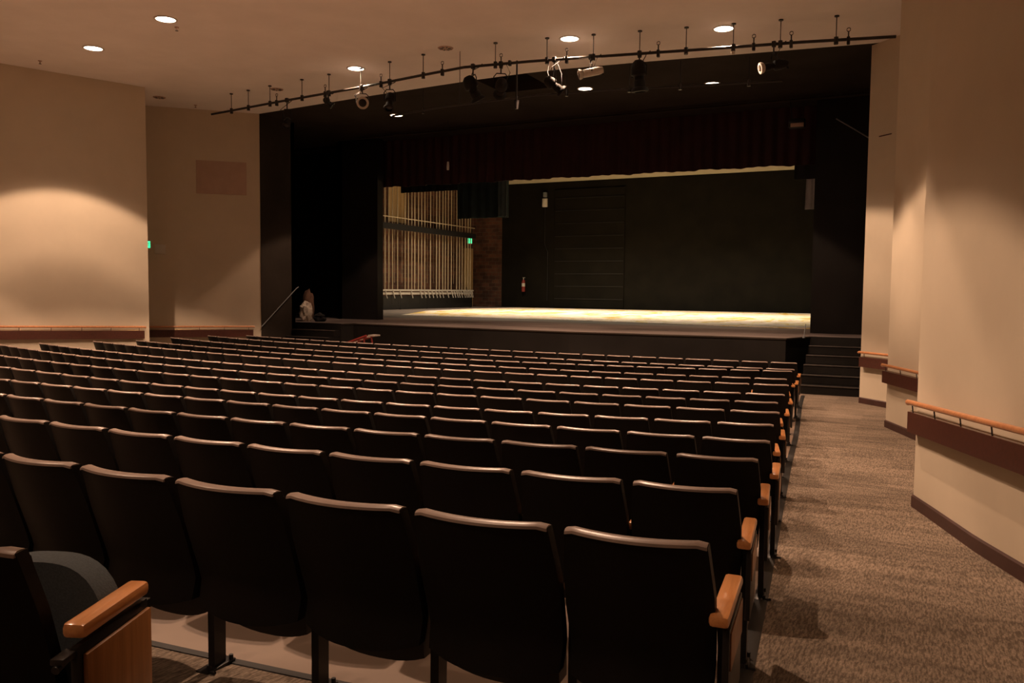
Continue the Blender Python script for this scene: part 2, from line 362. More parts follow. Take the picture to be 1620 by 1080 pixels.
def strip(name, pts, wdt, mat, h=.006):
    bm = bmesh.new(); prev = None
    for i, (x, y) in enumerate(pts):
        a = Vector(pts[max(i-1, 0)]); b = Vector(pts[min(i+1, len(pts)-1)]); d = (b-a).normalized(); n = Vector((-d.y, d.x))*wdt/2
        z = floor_z(x, y)
        cur = [bm.verts.new((x+n.x, y+n.y, z+.0005)), bm.verts.new((x+n.x*.8, y+n.y*.8, z+h)), bm.verts.new((x-n.x*.8, y-n.y*.8, z+h)), bm.verts.new((x-n.x, y-n.y, z+.0005))]
        if prev:
            for k in range(3): bm.faces.new((prev[k], prev[k+1], cur[k+1], cur[k]))
        prev = cur
    return struct(mesh_obj(name, bm, mat))
strip('trim_1', [(xb(R)+.01, on_arc(xb(R)+.01, R)) for R in [53.0-i*.5 for i in range(31)]], .075, 'rubber')
strip('trim_2', [(x, on_arc(x, 53.02)) for x in [-8+.3*i for i in range(25)]], .05, 'rubber')

# side walls: saw-toothed bays, mirrored about the middle of the hall
def bay(side, pts, mat='beige_paint'):
    for A, B in zip(pts, pts[1:]): wall('wall_'+side, A, B, -.3, CEIL+.2, mat, .15, 1)
def slab(name, A, B, z0, z1, mat, out, th=.15):
    """slab with inner face A-B, thickness towards the point out"""
    A2 = Vector(A); B2 = Vector(B); d = (B2-A2).normalized(); n = Vector((-d.y, d.x))
    s = 1 if n.dot(Vector(out)-A2) > 0 else -1
    return wall(name, A, B, z0, z1, mat, th, s)
AR = [(-.05, 8.56), (.65, 6.18), (3.6, -4.6)]
BR = [(-.52, 14.3), (1.65, 8.75)]
CR = [(-1.1, 17.2), (.95, 15.15)]
slab('wall_right', (-.05, 8.56), (.65, 6.18), -.3, CEIL+.1, 'beige_paint', (6, 8))
slab('wall_right', (.65, 6.18), (3.72, -4.26), -.3, CEIL+.1, 'beige_paint', (9, 8))
slab('wall_right', (.07, 8.60), (1.8, 8.76), -.3, CEIL+.1, 'beige_paint', (1, 8), .04)
slab('wall_right', BR[0], BR[1], -.3, CEIL+.1, 'beige_paint', (6, 14))
slab('wall_right', (-.41, 14.35), (1.3, 14.56), -.3, CEIL+.1, 'beige_paint', (1, 14), .04)
slab('wall_right', CR[0], CR[1], -.3, CEIL+.1, 'beige_paint', (4, 18))
slab('wall_left', (-16.46, 13.88), (-18.95, 7.26), -.3, CEIL+.1, 'beige_paint', (-22, 12))
slab('wall_left', (-18.95, 7.26), (-19.6, -4.3), -.3, CEIL+.1, 'beige_paint', (-26, 0))
slab('wall_left', (-16.585, 13.93), (-19.2, 14.2), -.3, CEIL+.1, 'beige_paint', (-18, 13), .04)
slab('wall_left', (-16.14, 17.25), (-19.2, 14.18), -.3, CEIL+.1, 'beige_paint', (-20, 18))
slab('wall_back', (-20.0, -4.2), (4.2, -4.2), -.3, CEIL+.1, 'beige_paint', (-8, -8))

# baseboards on the right-hand bays
def baseboard(side, A, B, mat='dark_base'):
    A = Vector(A); B = Vector(B); d = (B-A); n = Vector((-d.y, d.x)).normalized()
    if n.x*(1 if side == 'right' else -1) > 0: n = -n
    bm = bmesh.new(); N = 10; rows_ = []
    for i in range(N+1):
        p = A+d*i/N; q = p+n*.014; z = floor_z(q.x, q.y)
        rows_.append([bm.verts.new((p.x, p.y, z-.01)), bm.verts.new((q.x, q.y, z-.01)), bm.verts.new((q.x, q.y, z+.10)), bm.verts.new((p.x, p.y, z+.115))])
    for a, b in zip(rows_, rows_[1:]):
        for k in range(4): bm.faces.new((a[k], a[(k+1) % 4], b[(k+1) % 4], b[k]))
    bm.faces.new(rows_[0]); bm.faces.new(rows_[-1][::-1])
    struct(mesh_obj('baseboard_'+side, bm, mat, smooth=False))
baseboard('right', (-.055, 8.56), (.65, 6.18)); baseboard('right', (.65, 6.18), (3.0, -1.8))
baseboard('right', (-.525, 14.3), (1.5, 9.1)); baseboard('right', (-1.1, 17.2), (.6, 15.5))
baseboard('left', (-16.46, 13.88), (-18.9, 7.4)); baseboard('left', (-16.14, 17.25), (-19, 14.38))

# ceilings
EDGE = [(-16.14, 17.25), (-14.0, 16.98), (-11.96, 16.72), (-9.1, 16.43), (-7.85, 16.37), (-6.97, 16.38), (-5.2, 16.55), (-3.32, 16.79), (-1.1, 17.06)]
bm = bmesh.new(); prism(bm, [(-20.6, -4.6), (4.6, -4.6), (4.6, 17.06)]+EDGE[::-1]+[(-20.6, 17.25)], 2, CEIL, CEIL+.25)
struct(mesh_obj('ceiling', bm, 'ceiling_paint', smooth=False))
HX0, HX1, HY = -9.1, -7.85, 17.75
bm = bmesh.new()
prism(bm, EDGE[:4]+[(HX0, HY), (HX0, 22.3), (-16.7, 22.3), (-16.7, 23.4), (-23, 23.4), (-23, 17.25)], 2, CEIL, CEIL+.25)
prism(bm, EDGE[4:]+[(-.9, 17.06), (-.9, 22.3), (HX1, 22.3), (HX1, HY)], 2, CEIL, CEIL+.25)
prism(bm, [(HX0, HY), (HX1, HY), (HX1, 22.3), (HX0, 22.3)], 2, CEIL, CEIL+.25)
struct(mesh_obj('ceiling_apron', bm, 'black_soffit', smooth=False)).name = 'ceiling'
bm = bmesh.new()      # dark shaft of the lighting slot in the black ceiling
box(bm, ((HX0+HX1)/2, 17.1, CEIL+1.45), (1.6, 1.9, .1))
for c, s in (((HX0-.06, 17.1, CEIL+.8), (.1, 1.9, 1.4)), ((HX1+.06, 17.1, CEIL+.8), (.1, 1.9, 1.4)), (((HX0+HX1)/2, HY+.06, CEIL+.8), (1.6, .1, 1.4)), (((HX0+HX1)/2, 16.3, CEIL+.85), (1.6, .08, 1.2))):
    box(bm, c, s)
struct(mesh_obj('ceiling', bm, 'black_drape', smooth=False))

# black surround of the stage opening
slab('wall_left', (-16.12, 17.25), (-16.12, 18.6), -.2, CEIL, 'black_soffit', (-18, 18))
slab('wall_left', (-16.12, 18.6), (-22.4, 18.6), -.2, CEIL, 'black_paint', (-18, 17))
slab('wall_left', (-22.4, 18.5), (-22.4, 23.4), -.2, CEIL, 'black_paint', (-24, 20))
slab('wall_stage', (-16.87, 23.2), (-22.4, 23.2), 0, CEIL, 'black_paint', (-18, 25))
slab('wall_stage', (-15.35, 21.5), (-16.87, 21.5), 0, CEIL, 'black_paint', (-16, 25), .3)
slab('wall_stage', (-16.87, 21.5), (-16.87, 23.2), 0, CEIL, 'black_paint', (-15, 22), .15)
slab('wall_right', (-1.09, 17.22), (-1.09, 21.6), -.2, CEIL, 'black_paint', (1, 18))
slab('wall_stage', (-2.54, 21.5), (-1.0, 21.5), 0, CEIL, 'black_paint', (-2, 25), .3)
slab('wall_stage', (-23.5, 22.25), (0, 22.25), CEIL, 12.0, 'black_paint', (-2, 25), .2)
# stage house
YB, XL = 41.0, -22.75
slab('wall_stage', (XL, 23.35), (XL, YB+.3), 0, 12, 'brick', (-26, 30))
slab('wall_stage', (XL, YB), (-21.0, YB), 0, 12, 'brick', (-20, 45))
slab('wall_stage', (-21.0, YB), (2.2, YB), 0, 7.76, 'rear_black', (0, 45))
slab('wall_stage', (-21.0, YB), (2.2, YB), 7.76, 12, 'cream_paint', (0, 45))
slab('wall_stage', (2.2, 21.5), (2.2, YB), 0, 12, 'black_paint', (5, 30))
slab('wall_stage', (-1.0, 21.8), (2.3, 21.8), 0, 12, 'black_paint', (0, 20))
bm = bmesh.new(); box(bm, (-10.3, 31.4, 12.1), (26, 20.5, .2)); struct(mesh_obj('ceiling', bm, 'black_paint', smooth=False))
# large loading door in the rear wall, painted black like the wall
d = struct(mesh_obj('door_1', (lambda b: (box(b, (-15.9, YB-.03, 4.25), (3.9, .06, 6.2), bevel=.01), b)[1])(bmesh.new()), 'rear_black', smooth=False))
bm = bmesh.new()
for i in range(9): box(bm, (-15.9, YB-.075, 1.6+.66*i), (3.8, .03, .04))
mesh_obj('panel_rib', bm, 'black_steel', d, smooth=False)
# pale side-stage door in the corner
d = struct(mesh_obj('door_2', (lambda b: (box(b, (XL+.04, 40.3, 2.7), (.08, .95, 3.2), bevel=.01), b)[1])(bmesh.new()), 'door_wood', smooth=False))
bm = bmesh.new(); box(bm, (XL+.1, 40.0, 2.1), (.05, .03, .16)); mesh_obj('door_handle', bm, 'bright_steel', d)

# stage platform
FR = [(-16.12, 18.72), (-14.6, 18.72), (-14.45, 19.1), (-12.4, 18.88), (-10.4, 18.7), (-7.7, 18.6), (-5.4, 18.72), (-3.6, 18.86), (-2.72, 18.86), (-2.36, 19.95), (-1.12, 19.95)]
bm = bmesh.new()
prism(bm, FR+[(-1.12, 21.9), (2.2, 21.9), (2.2, YB), (XL, YB), (XL, 23.0), (-22.3, 23.0), (-22.3, 18.72)], 2, -.1, STAGE)
for f in bm.faces:
    f.normal_update(); f.material_index = 1 if f.normal.z > .9 or f.normal.z < -.9 else 0
st = struct(mesh_obj('floor_stage', bm, ['black_paint', 'stage_floor'], smooth=False))
bm = bmesh.new()       # rounded nosing along the front of the stage
tube(bm, [(x, y-.005, STAGE-.02) for x, y in FR[1:10]], .022, 8)
struct(mesh_obj('trim_3', bm, 'black_soffit'))

def steps(name, label, x0, x1, y0, y1, n=6):
    t = thing(name, label, 'steps', ((x0+x1)/2, y0, 0))
    run = (y1-y0)/(n-1)
    for i in range(n-1):
        z = STAGE*(i+1)/n; bm = bmesh.new()
        box(bm, (0, (y0+run*i + y1)/2-y0, z-STAGE/n/2-.005), (x1-x0, y1-(y0+run*i), STAGE/n-.01))
        mesh_obj('step', bm, 'black_paint', t, smooth=False)
        bm = bmesh.new(); box(bm, (0, run*i+.03, z-.01), (x1-x0-.004, .09, .022), bevel=.008)
        mesh_obj('nosing', bm, 'worn_edge', t)
    return t
sr = steps('stage_steps', 'black wooden steps up to the stage beside the right wall', -2.34, -1.115, 18.12, 19.94)
sl = steps('stage_steps', 'black wooden steps up to the stage below the sloping wall handrail', -16.1, -14.62, 17.35, 18.71)
def handrail_sloping():
    t = thing('handrail', 'grey metal handrail sloping up the black wall beside the left stage steps', 'handrail', (-16.12, 17.2, 1.05))
    bm = bmesh.new(); tube(bm, [(.06, -.02, -.02), (.07, 0, 0), (.07, 1.38, 1.02), (.07, 1.45, 1.05)], .013, 10); mesh_obj('rail', bm, 'grey_drape', t)
    for y in (.12, .70, 1.28):
        bm = bmesh.new(); z = y*.735
        tube(bm, [(.0, y, z-.06), (.05, y, z-.06), (.07, y, z)], .007, 6); cyl(bm, (.0, y, z-.06), (.008, y, z-.06), .03); mesh_obj('bracket', bm, 'black_steel', t)
handrail_sloping()
t = thing('steps_post', 'short grey post at the stage corner beside the right steps', 'post', (-2.40, 19.25, STAGE))
bm = bmesh.new(); cyl(bm, (0, 0, 0), (0, 0, .03), .03, 12); cyl(bm, (0, 0, 0), (.02, .1, .30), .010, 10); mesh_obj('post', bm, 'grey_drape', t)

# wall handrails: wooden rail on thin rods above a dark board
def wall_rail(A, B, side, label, zrail=.98, near_cap=True):
    A = Vector(A); B = Vector(B); L = (B-A).length; d = (B-A)/L; n = Vector((-d.y, d.x))
    if n.x*(1 if side == 'right' else -1) > 0: n = -n
    base = A; za = floor_z(A.x, A.y); zb = floor_z(B.x, B.y); sl = (zb-za)/L
    t = thing('wall_handrail', label, 'handrail', (A.x, A.y, za), 0, 'wooden handrails on the beige wall bays')
    def P(s, off, z): return (d.x*s+n.x*off, d.y*s+n.y*off, z+sl*s)
    bm = bmesh.new()
    vs = []
    for s in (0, L):
        vs.append([bm.verts.new(P(s, o, z)) for o, z in ((.0, zrail-.275), (.085, zrail-.275), (.085, zrail-.088), (.0, zrail-.088))])
    for k in range(4): bm.faces.new((vs[0][k], vs[0][(k+1) % 4], vs[1][(k+1) % 4], vs[1][k]))
    bm.faces.new(vs[0]); bm.faces.new(vs[1][::-1]); bev(bm, .006)
    mesh_obj('board', bm, 'board_wood', t)
    bm = bmesh.new(); tube(bm, [P(-.03, .075, zrail-.01), P(0, .085, zrail), P(L, .085, zrail)], .024, 12); mesh_obj('rail', bm, 'rail_wood', t)
    k = 0; s = .12
    while s < L:
        bm = bmesh.new(); cyl(bm, P(s, .07, zrail-.09), P(s, .08, zrail-.015), .006, 6); mesh_obj('rod', bm, 'black_steel', t)
        s += .62
    bm = bmesh.new(); tube(bm, [P(.05, .07, zrail-.075), P(L-.02, .07, zrail-.075)], .004, 6); mesh_obj('wire', bm, 'brass', t)
    return t
wall_rail((-.045, 8.54), (.95, 5.1), 'right', 'wooden handrail over a dark board on the nearest right wall bay')
wall_rail((-.515, 14.28), (.9, 10.6), 'right', 'wooden handrail over a dark board on the middle right wall bay')
wall_rail((-1.06, 17.14), (.3, 15.78), 'right', 'wooden handrail over a dark board on the farthest right wall bay, beside the steps')
wall_rail((-16.52, 13.76), (-18.5, 8.45), 'left', 'wooden handrail over a dark board along the brightly lit left wall', 1.12)
wall_rail((-16.28, 17.1), (-18.6, 14.79), 'left', 'wooden handrail over a dark board in the recess beside the stage', 1.03)

bm = bmesh.new(); box(bm, (0, 0, 0), (.30, .012, .018)); o = mesh_obj('wall_trim_strip', bm, 'board_wood', loc=(-.80, 16.885, 4.98)); o.rotation_euler = (0, 0, -PI/4)
tag(o, 'thin dark horizontal strip on the farthest right wall bay', 'trim strip')

# large flush panel high in the left recess
A = Vector((-17.27, 16.12)); B = Vector((-16.38, 17.01)); m_ = (A+B)/2
bm = bmesh.new(); box(bm, (0, -.01, 0), ((B-A).length, .03, .86), bevel=.006)
o = mesh_obj('wall_panel', bm, 'vent_panel', loc=(m_.x, m_.y, 4.96)); o.rotation_euler = (0, 0, math.atan2(B.y-A.y, B.x-A.x))
tag(o, 'large pinkish brown square panel high on the wall of the left recess', 'panel')
bm = bmesh.new(); box(bm, (0, -.03, 0), (.26, .06, .24), bevel=.01)
o = mesh_obj('wall_box', bm, 'white_box', loc=(-17.9, 15.48, 3.05)); o.rotation_euler = (0, 0, PI/4)
tag(o, 'small pale box on the shaded wall of the left recess', 'box')

def letters(parent, txt, size, loc, rot, mat):
    cu = bpy.data.curves.new('lettering', 'FONT'); cu.body = txt; cu.size = size; cu.extrude = .003; cu.align_x = 'CENTER'; cu.align_y = 'CENTER'
    tmp = bpy.data.objects.new('tmp', cu); dg = bpy.context.evaluated_depsgraph_get()
    COL.objects.link(tmp); dg.update(); me = bpy.data.meshes.new_from_object(tmp.evaluated_get(dg)); bpy.data.objects.remove(tmp)
    me.materials.clear(); me.materials.append(MATS[mat])
    o = bpy.data.objects.new('lettering', me); COL.objects.link(o); o.parent = parent; o.location = loc; o.rotation_euler = rot
def exit_sign(loc, rz, label, w_=.34, h_=.2, arm=None):
    t = thing('exit_sign', label, 'sign', loc, rz)
    bm = bmesh.new(); box(bm, (0, .03, 0), (w_, .06, h_), bevel=.006); mesh_obj('housing', bm, 'white_box', t)
    bm = bmesh.new(); box(bm, (0, -.004, 0), (w_*.9, .008, h_*.85)); mesh_obj('face', bm, 'exit_green', t)
    if arm:
        bm = bmesh.new(); cyl(bm, (-w_*.4, .03, 0), arm, .018, 8); mesh_obj('bracket', bm, 'black_steel', t)
    letters(t, 'EXIT', .13, (0, -.011, 0), (PI/2, 0, 0), 'white_box')
    return t
exit_sign((-18.11, 15.17, 3.16), math.radians(45), 'green lit exit sign just beside the edge of the bright left wall', .30, .2)
exit_sign((-22.1, 39.35, 4.66), math.radians(25), 'green lit exit sign at the rear corner of the fly rope wall', .26, .34, (-.585, .275, 0))

# ------------------------------------------------------------------ drapes
def drape(name, label, x0, x1, z0, z1, y, mat, amp=.06, wl=.35, hem=0, cat='curtain', flare=0):
    bm = bmesh.new(); nx = int((x1-x0)/wl*8)+2; nz = 5; F_ = []; K_ = []
    for i in range(nx+1):
        u = i/nx; x = x0+(x1-x0)*u; ph = 2*PI*(x-x0)/wl; dy = amp*math.sin(ph)+amp*.4*math.sin(ph*.37+1)
        zb = z0+hem*(math.sin(ph*.21)+.6*math.sin(ph*.5+1))
        F_.append([bm.verts.new((x+flare*(1-k/nz)*(u-1), y+dy*(1-.5*k/nz), zb+(z1-zb)*k/nz)) for k in range(nz+1)])
        K_.append([bm.verts.new((x+flare*(1-k/nz)*(u-1), y+.02+dy*(1-.5*k/nz), zb+(z1-zb)*k/nz)) for k in range(nz+1)])
    for i in range(nx):
        for k in range(nz):
            bm.faces.new((F_[i][k], F_[i+1][k], F_[i+1][k+1], F_[i][k+1])); bm.faces.new((K_[i][k], K_[i][k+1], K_[i+1][k+1], K_[i+1][k]))
        bm.faces.new((F_[i][0], K_[i][0], K_[i+1][0], F_[i+1][0])); bm.faces.new((F_[i][nz], F_[i+1][nz], K_[i+1][nz], K_[i][nz]))
    for i in (0, nx):
        for k in range(nz): bm.faces.new((F_[i][k], F_[i][k+1], K_[i][k+1], K_[i][k]))
    o = tag(mesh_obj(name, bm, mat, angle=60), label, cat)
    if z1 > CEIL:
        b2 = bmesh.new(); cyl(b2, (x0-.1, y, z1+.02), (x1+.1, y, z1+.02), .025, 8); mesh_obj('batten', b2, 'black_steel', o)
        for x in (x0+.1, x1-.1):
            b2 = bmesh.new(); cyl(b2, (x, y, z1+.02), (x, y, 12.0), .006, 6); mesh_obj('lift_line', b2, 'black_steel', o)
    return o
drape('valance_curtain', 'very dark red pleated valance hanging across the top of the stage opening', -15.6, -2.62, 5.26, CEIL-.002, 22.05, 'red_drape', .05, .3, .012)
drape('border_curtain', 'black short curtain hanging behind the right end of the valance', -3.14, -2.3, 4.94, 7.4, 22.35, 'black_drape', .02, .3)
drape('hanging_cloth', 'pale grey narrow cloth hanging behind the top right corner of the stage opening', -3.0, -2.74, 4.34, 7.4, 24.05, 'pale_cloth', .02, .13, cat='cloth', flare=.08)
drape('border_curtain', 'dark teal pleated curtain hanging short at the end of the rope wall', -15.42, -13.32, 4.62, 7.6, 26.5, 'teal_drape', .06, .36)
drape('curtain_edge', 'narrow pale teal curtain strip at the right end of the dark teal curtain', -13.66, -13.30, 4.64, 7.6, 26.35, 'pale_teal', .02, .2)
drape('border_curtain', 'black shallow curtain over the top of the rope wall', -18.2, -15.4, 5.72, 7.6, 27.0, 'black_drape', .03, .3)

# paint-splashed upstage floor; pale colour and hard edge put in the lit band
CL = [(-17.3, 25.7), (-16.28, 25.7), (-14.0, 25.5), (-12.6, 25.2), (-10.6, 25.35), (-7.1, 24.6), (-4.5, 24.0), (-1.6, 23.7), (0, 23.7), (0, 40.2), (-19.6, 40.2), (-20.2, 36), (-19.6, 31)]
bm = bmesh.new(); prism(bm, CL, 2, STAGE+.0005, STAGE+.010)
tag(mesh_obj('lit_band_cloth', bm, 'splashed_lit_floor', smooth=False), 'paint-splashed yellow and white rear stage covering, its pale colour adding a lit band', 'floor cloth')

# counterweight rope wall on the left of the stage
XR = -21.9
def fly_wall():
    t = thing('lock_rail', 'pale steel lock rail with hanging rope locks below the fly ropes', 'rail', (XR, 30.2, STAGE))
    bm = bmesh.new(); tube(bm, [(.06, 0, .88), (.06, 9.1, .88)], .045, 8); mesh_obj('rail', bm, 'silver_paint', t)
    bm = bmesh.new(); box(bm, (.02, 4.55, .74), (.08, 9.1, .1)); mesh_obj('backing_bar', bm, 'silver_paint', t)
    bm = bmesh.new(); box(bm, (-.05, 4.55, .33), (.12, 9.1, .62)); mesh_obj('guard_panel', bm, 'black_steel', t, smooth=False)
    for y in (.1, 2.3, 4.6, 6.9, 9.0):
        bm = bmesh.new(); box(bm, (-.02, y, .4), (.07, .07, .8)); mesh_obj('post', bm, 'black_steel', t, smooth=False)
    ys = [.31, .95, 1.55, 2.1, 3.05, 3.85, 4.2, 4.55, 4.9, 5.25, 5.55, 5.85, 6.35, 6.8, 7.05, 7.3, 7.5, 7.75, 8.05, 8.25, 8.42, 8.58, 8.75, 8.9]
    import itertools
    for y in ys:
        bm = bmesh.new(); cyl(bm, (.10, y, .80), (.17, y+.03, .52), .022, 6); box(bm, (.09, y, .84), (.06, .05, .1)); mesh_obj('rope_lock', bm, 'silver_paint', t)
    # ropes, each a purchase line of its own
    n_ = 0; xs = [601, 606, 612, 618, 626, 638, 643, 648.5, 653, 659, 664, 669, 678, 687.5, 692, 697.5, 701.5, 706, 711, 719.5, 724, 728, 733, 737.5, 741]
    first = None
    for k, px in enumerate(xs):
        az = math.atan((px-810)/1322.4)-math.radians(26.37)
        y = XR/math.tan(az)
        if first is None:
            bm = bmesh.new(); cyl(bm, (0, 0, 0), (0, 0, 7.8), .024, 6); cyl(bm, (-.25, .12, .3), (-.25, .12, 7.8), .008, 6)
            first = o = mesh_obj('fly_rope', bm, 'rope')
        else:
            o = first.copy(); COL.objects.link(o)
        o.location = (XR+.08, y, STAGE+.93)
        o['category'] = 'rope'; o['group'] = 'counterweight ropes on the stage wall'
        o['label'] = ('pale vertical fly rope on the left stage wall, %s from the left' % ORD[k+1]) if k < 13 else ('pale vertical fly rope on the left stage wall, %s from the right' % ORD[len(xs)-k])
ORD = ['', 'first', 'second', 'third', 'fourth', 'fifth', 'sixth', 'seventh', 'eighth', 'ninth', 'tenth', 'eleventh', 'twelfth', 'thirteenth', 'fourteenth', 'fifteenth', 'sixteenth', 'seventeenth', 'eighteenth', 'nineteenth', 'twentieth', 'twenty-first', 'twenty-second', 'twenty-third', 'twenty-fourth', 'twenty-fifth', 'twenty-sixth', 'twenty-seventh', 'twenty-eighth', 'twenty-ninth', 'thirtieth']
fly_wall()
t = thing('catwalk', 'dark steel gallery beam with a thin rail crossing behind the fly ropes', 'gallery', (XR-.25, 30.0, 4.85))
bm = bmesh.new(); box(bm, (.55, 4.5, 0), (.12, 9.0, .26)); mesh_obj('beam', bm, 'black_steel', t, smooth=False)
bm = bmesh.new(); box(bm, (-.2, 4.5, .1), (.4, 9.0, .05)); mesh_obj('deck', bm, 'black_steel', t, smooth=False)
bm = bmesh.new(); tube(bm, [(.55, 0, .42), (.55, 9.0, .42)], .02, 6); mesh_obj('rail', bm, 'rope', t)
bm = bmesh.new()
for y in range(6): cyl(bm, (.55, .2+y*1.7, 0), (.55, .2+y*1.7, .42), .015, 6)
mesh_obj('rail_post', bm, 'black_steel', t)
bm = bmesh.new(); box(bm, (0, 0, 0), (.05, 1.5, 2.4), bevel=.01)
tag(mesh_obj('wall_board', bm, 'door_wood', loc=(XL+.04, 33.4, 6.4)), 'pale board fixed high on the brick wall behind the first fly ropes', 'board')

# items on the rear wall
KY = YB-.02
t = thing('junction_box', 'cream electrical box high on the black rear wall with a thin conduit', 'electrical box', (-18.4, KY, 6.68))
bm = bmesh.new(); box(bm, (0, -.08, 0), (.26, .14, .44), bevel=.012); mesh_obj('box', bm, 'white_box', t)
bm = bmesh.new(); tube(bm, [(0, -.05, -.2), (0, -.05, -2.2), (.18, -.05, -2.6), (.18, -.05, -5.2)], .025, 6); mesh_obj('conduit', bm, 'black_steel', t)
bm = bmesh.new(); box(bm, (.02, -.1, .42), (.16, .2, .26), bevel=.02); mesh_obj('light_head', bm, 'grey_drape', t)
t = thing('fire_extinguisher', 'red fire extinguisher hanging on the black rear wall', 'fire extinguisher', (-19.6, KY-.12, 1.95))
bm = bmesh.new(); lathe(bm, [(0, 0), (.09, 0), (.095, .05), (.095, .52), (.06, .62), (.03, .66), (.0, .66)]); mesh_obj('cylinder', bm, 'red_paint', t)
bm = bmesh.new(); lathe(bm, [(.0975, .28), (.0975, .46), (.09, .46), (.09, .28), (.0975, .28)]); mesh_obj('label_band', bm, 'white_box', t)
bm = bmesh.new(); cyl(bm, (0, 0, .66), (0, 0, .74), .02); box(bm, (.03, 0, .76), (.14, .03, .03)); mesh_obj('valve', bm, 'silver_paint', t)
bm = bmesh.new(); tube(bm, [(.03, 0, .72), (.13, 0, .6), (.12, 0, .3)], .012, 6); mesh_obj('hose', bm, 'rubber', t)
bm = bmesh.new(); tube(bm, [(-2.1, 21.46, 6.22), (-1.7, 21.46, 5.95), (-1.2, 21.46, 5.6)], .018, 6)
tag(mesh_obj('cable', bm, 'grey_drape'), 'grey cable sloping down the black wall at the upper right of the stage', 'cable')
bm = bmesh.new(); tube(bm, [(-15.8, 21.0, CEIL-.08), (-9, 20.9, CEIL-.08), (-1.25, 20.9, CEIL-.08)], .03, 8)
o = tag(mesh_obj('track_pipe', bm, 'black_soffit'), 'long thin black pipe under the black ceiling in front of the valance', 'pipe')
t = thing('hanging_speaker', 'small dark box hanging before the right end of the valance', 'speaker', (-2.95, 21.2, 6.1))
bm = bmesh.new(); box(bm, (0, 0, .02), (.36, .24, .22), bevel=.02); mesh_obj('cabinet', bm, 'black_steel', t)
bm = bmesh.new(); box(bm, (.02, -.13, -.03), (.3, .02, .09), bevel=.005); mesh_obj('label_plate', bm, 'vent_panel', t)
bm = bmesh.new(); cyl(bm, (-.12, 0, .1), (-.17, 0, .6), .012); cyl(bm, (.12, 0, .1), (.17, 0, .6), .012); mesh_obj('bracket', bm, 'black_steel', t)
t = thing('hanging_microphone', 'small chrome microphone hanging on a black cable before the valance', 'microphone', (-11.93, 20.0, 5.45))
bm = bmesh.new(); tube(bm, [(0, 0, .12), (.01, 0, .6), (0, 0, 1.24)], .008, 6); mesh_obj('cable', bm, 'black_steel', t)
bm = bmesh.new(); lathe(bm, [(0, -.1), (.03, -.1), (.035, 0), (.025, .12), (0, .13)], n=10); mesh_obj('capsule', bm, 'silver_paint', t)

# bags left at the side of the stage
def blob(bm, c, s, seed, amt=.25):
    b2 = bmesh.new(); bmesh.ops.create_icosphere(b2, subdivisions=3, radius=1); rnd = random.Random(seed)
    from mathutils import noise as mn
    for v in b2.verts:
        k = 1+amt*mn.noise(v.co*2.2+Vector((seed, 0, 0)))+amt*.5*mn.noise(v.co*5+Vector((0, seed, 0)))
        v.co = Vector((v.co.x*s[0]*k, v.co.y*s[1]*k, max(v.co.z*k, -.75)*s[2]))+Vector(c)
    join(bm, b2)
bm = bmesh.new(); blob(bm, (0, 0, .24), (.17, .2, .33), 3, .45)
tag(mesh_obj('cloth_sack', bm, 'sack_cloth', loc=(-16.38, 19.35, STAGE)), 'crumpled pale cloth sack on the stage floor beside the black side wall', 'sack')
bm = bmesh.new(); blob(bm, (0, 0, .42), (.17, .18, .50), 11, .2)
tag(mesh_obj('brown_bundle', bm, 'brown_cloth', loc=(-16.62, 19.75, STAGE)), 'tall brown cloth bundle behind the pale sack at the stage side', 'bundle')
bm = bmesh.new(); blob(bm, (0, 0, .1), (.2, .12, .14), 5, .4)
tag(mesh_obj('shoe_bag', bm, 'black_drape', loc=(-15.93, 19.42, STAGE)), 'small dark bag lying in front of the pale sack on the stage', 'bag')

# red ladder on the floor before the stage
def ladder():
    t = thing('red_ladder', 'red ladder leaning low on the floor in front of the stage', 'ladder', (-13.75, 17.75, 0))
    a0, a1 = Vector((0, 0, .58)), Vector((.92, -.1, .87))
    for dy in (-.16, .16):
        bm = bmesh.new(); cyl(bm, a0+Vector((0, dy, 0)), a1+Vector((0, dy, 0)), .035, 4); mesh_obj('rail', bm, 'red_paint', t)
    for i in range(4):
        p = a0.lerp(a1, .15+.24*i); bm = bmesh.new(); cyl(bm, p+Vector((0, -.16, 0)), p+Vector((0, .16, 0)), .02, 6); mesh_obj('rung', bm, 'silver_paint', t)
    for s, dx in ((.15, 0), (.9, .12)):
        p = a0.lerp(a1, s)
        for dy in (-.16, .16):
            bm = bmesh.new(); cyl(bm, p+Vector((0, dy, 0)), (p.x+dx, p.y+dy*1.3, 0), .022, 6); mesh_obj('leg', bm, 'red_paint', t)
    bm = bmesh.new(); box(bm, (1.04, -.1, .88), (.18, .3, .04), bevel=.01); mesh_obj('top_tray', bm, 'silver_paint', t)
ladder()

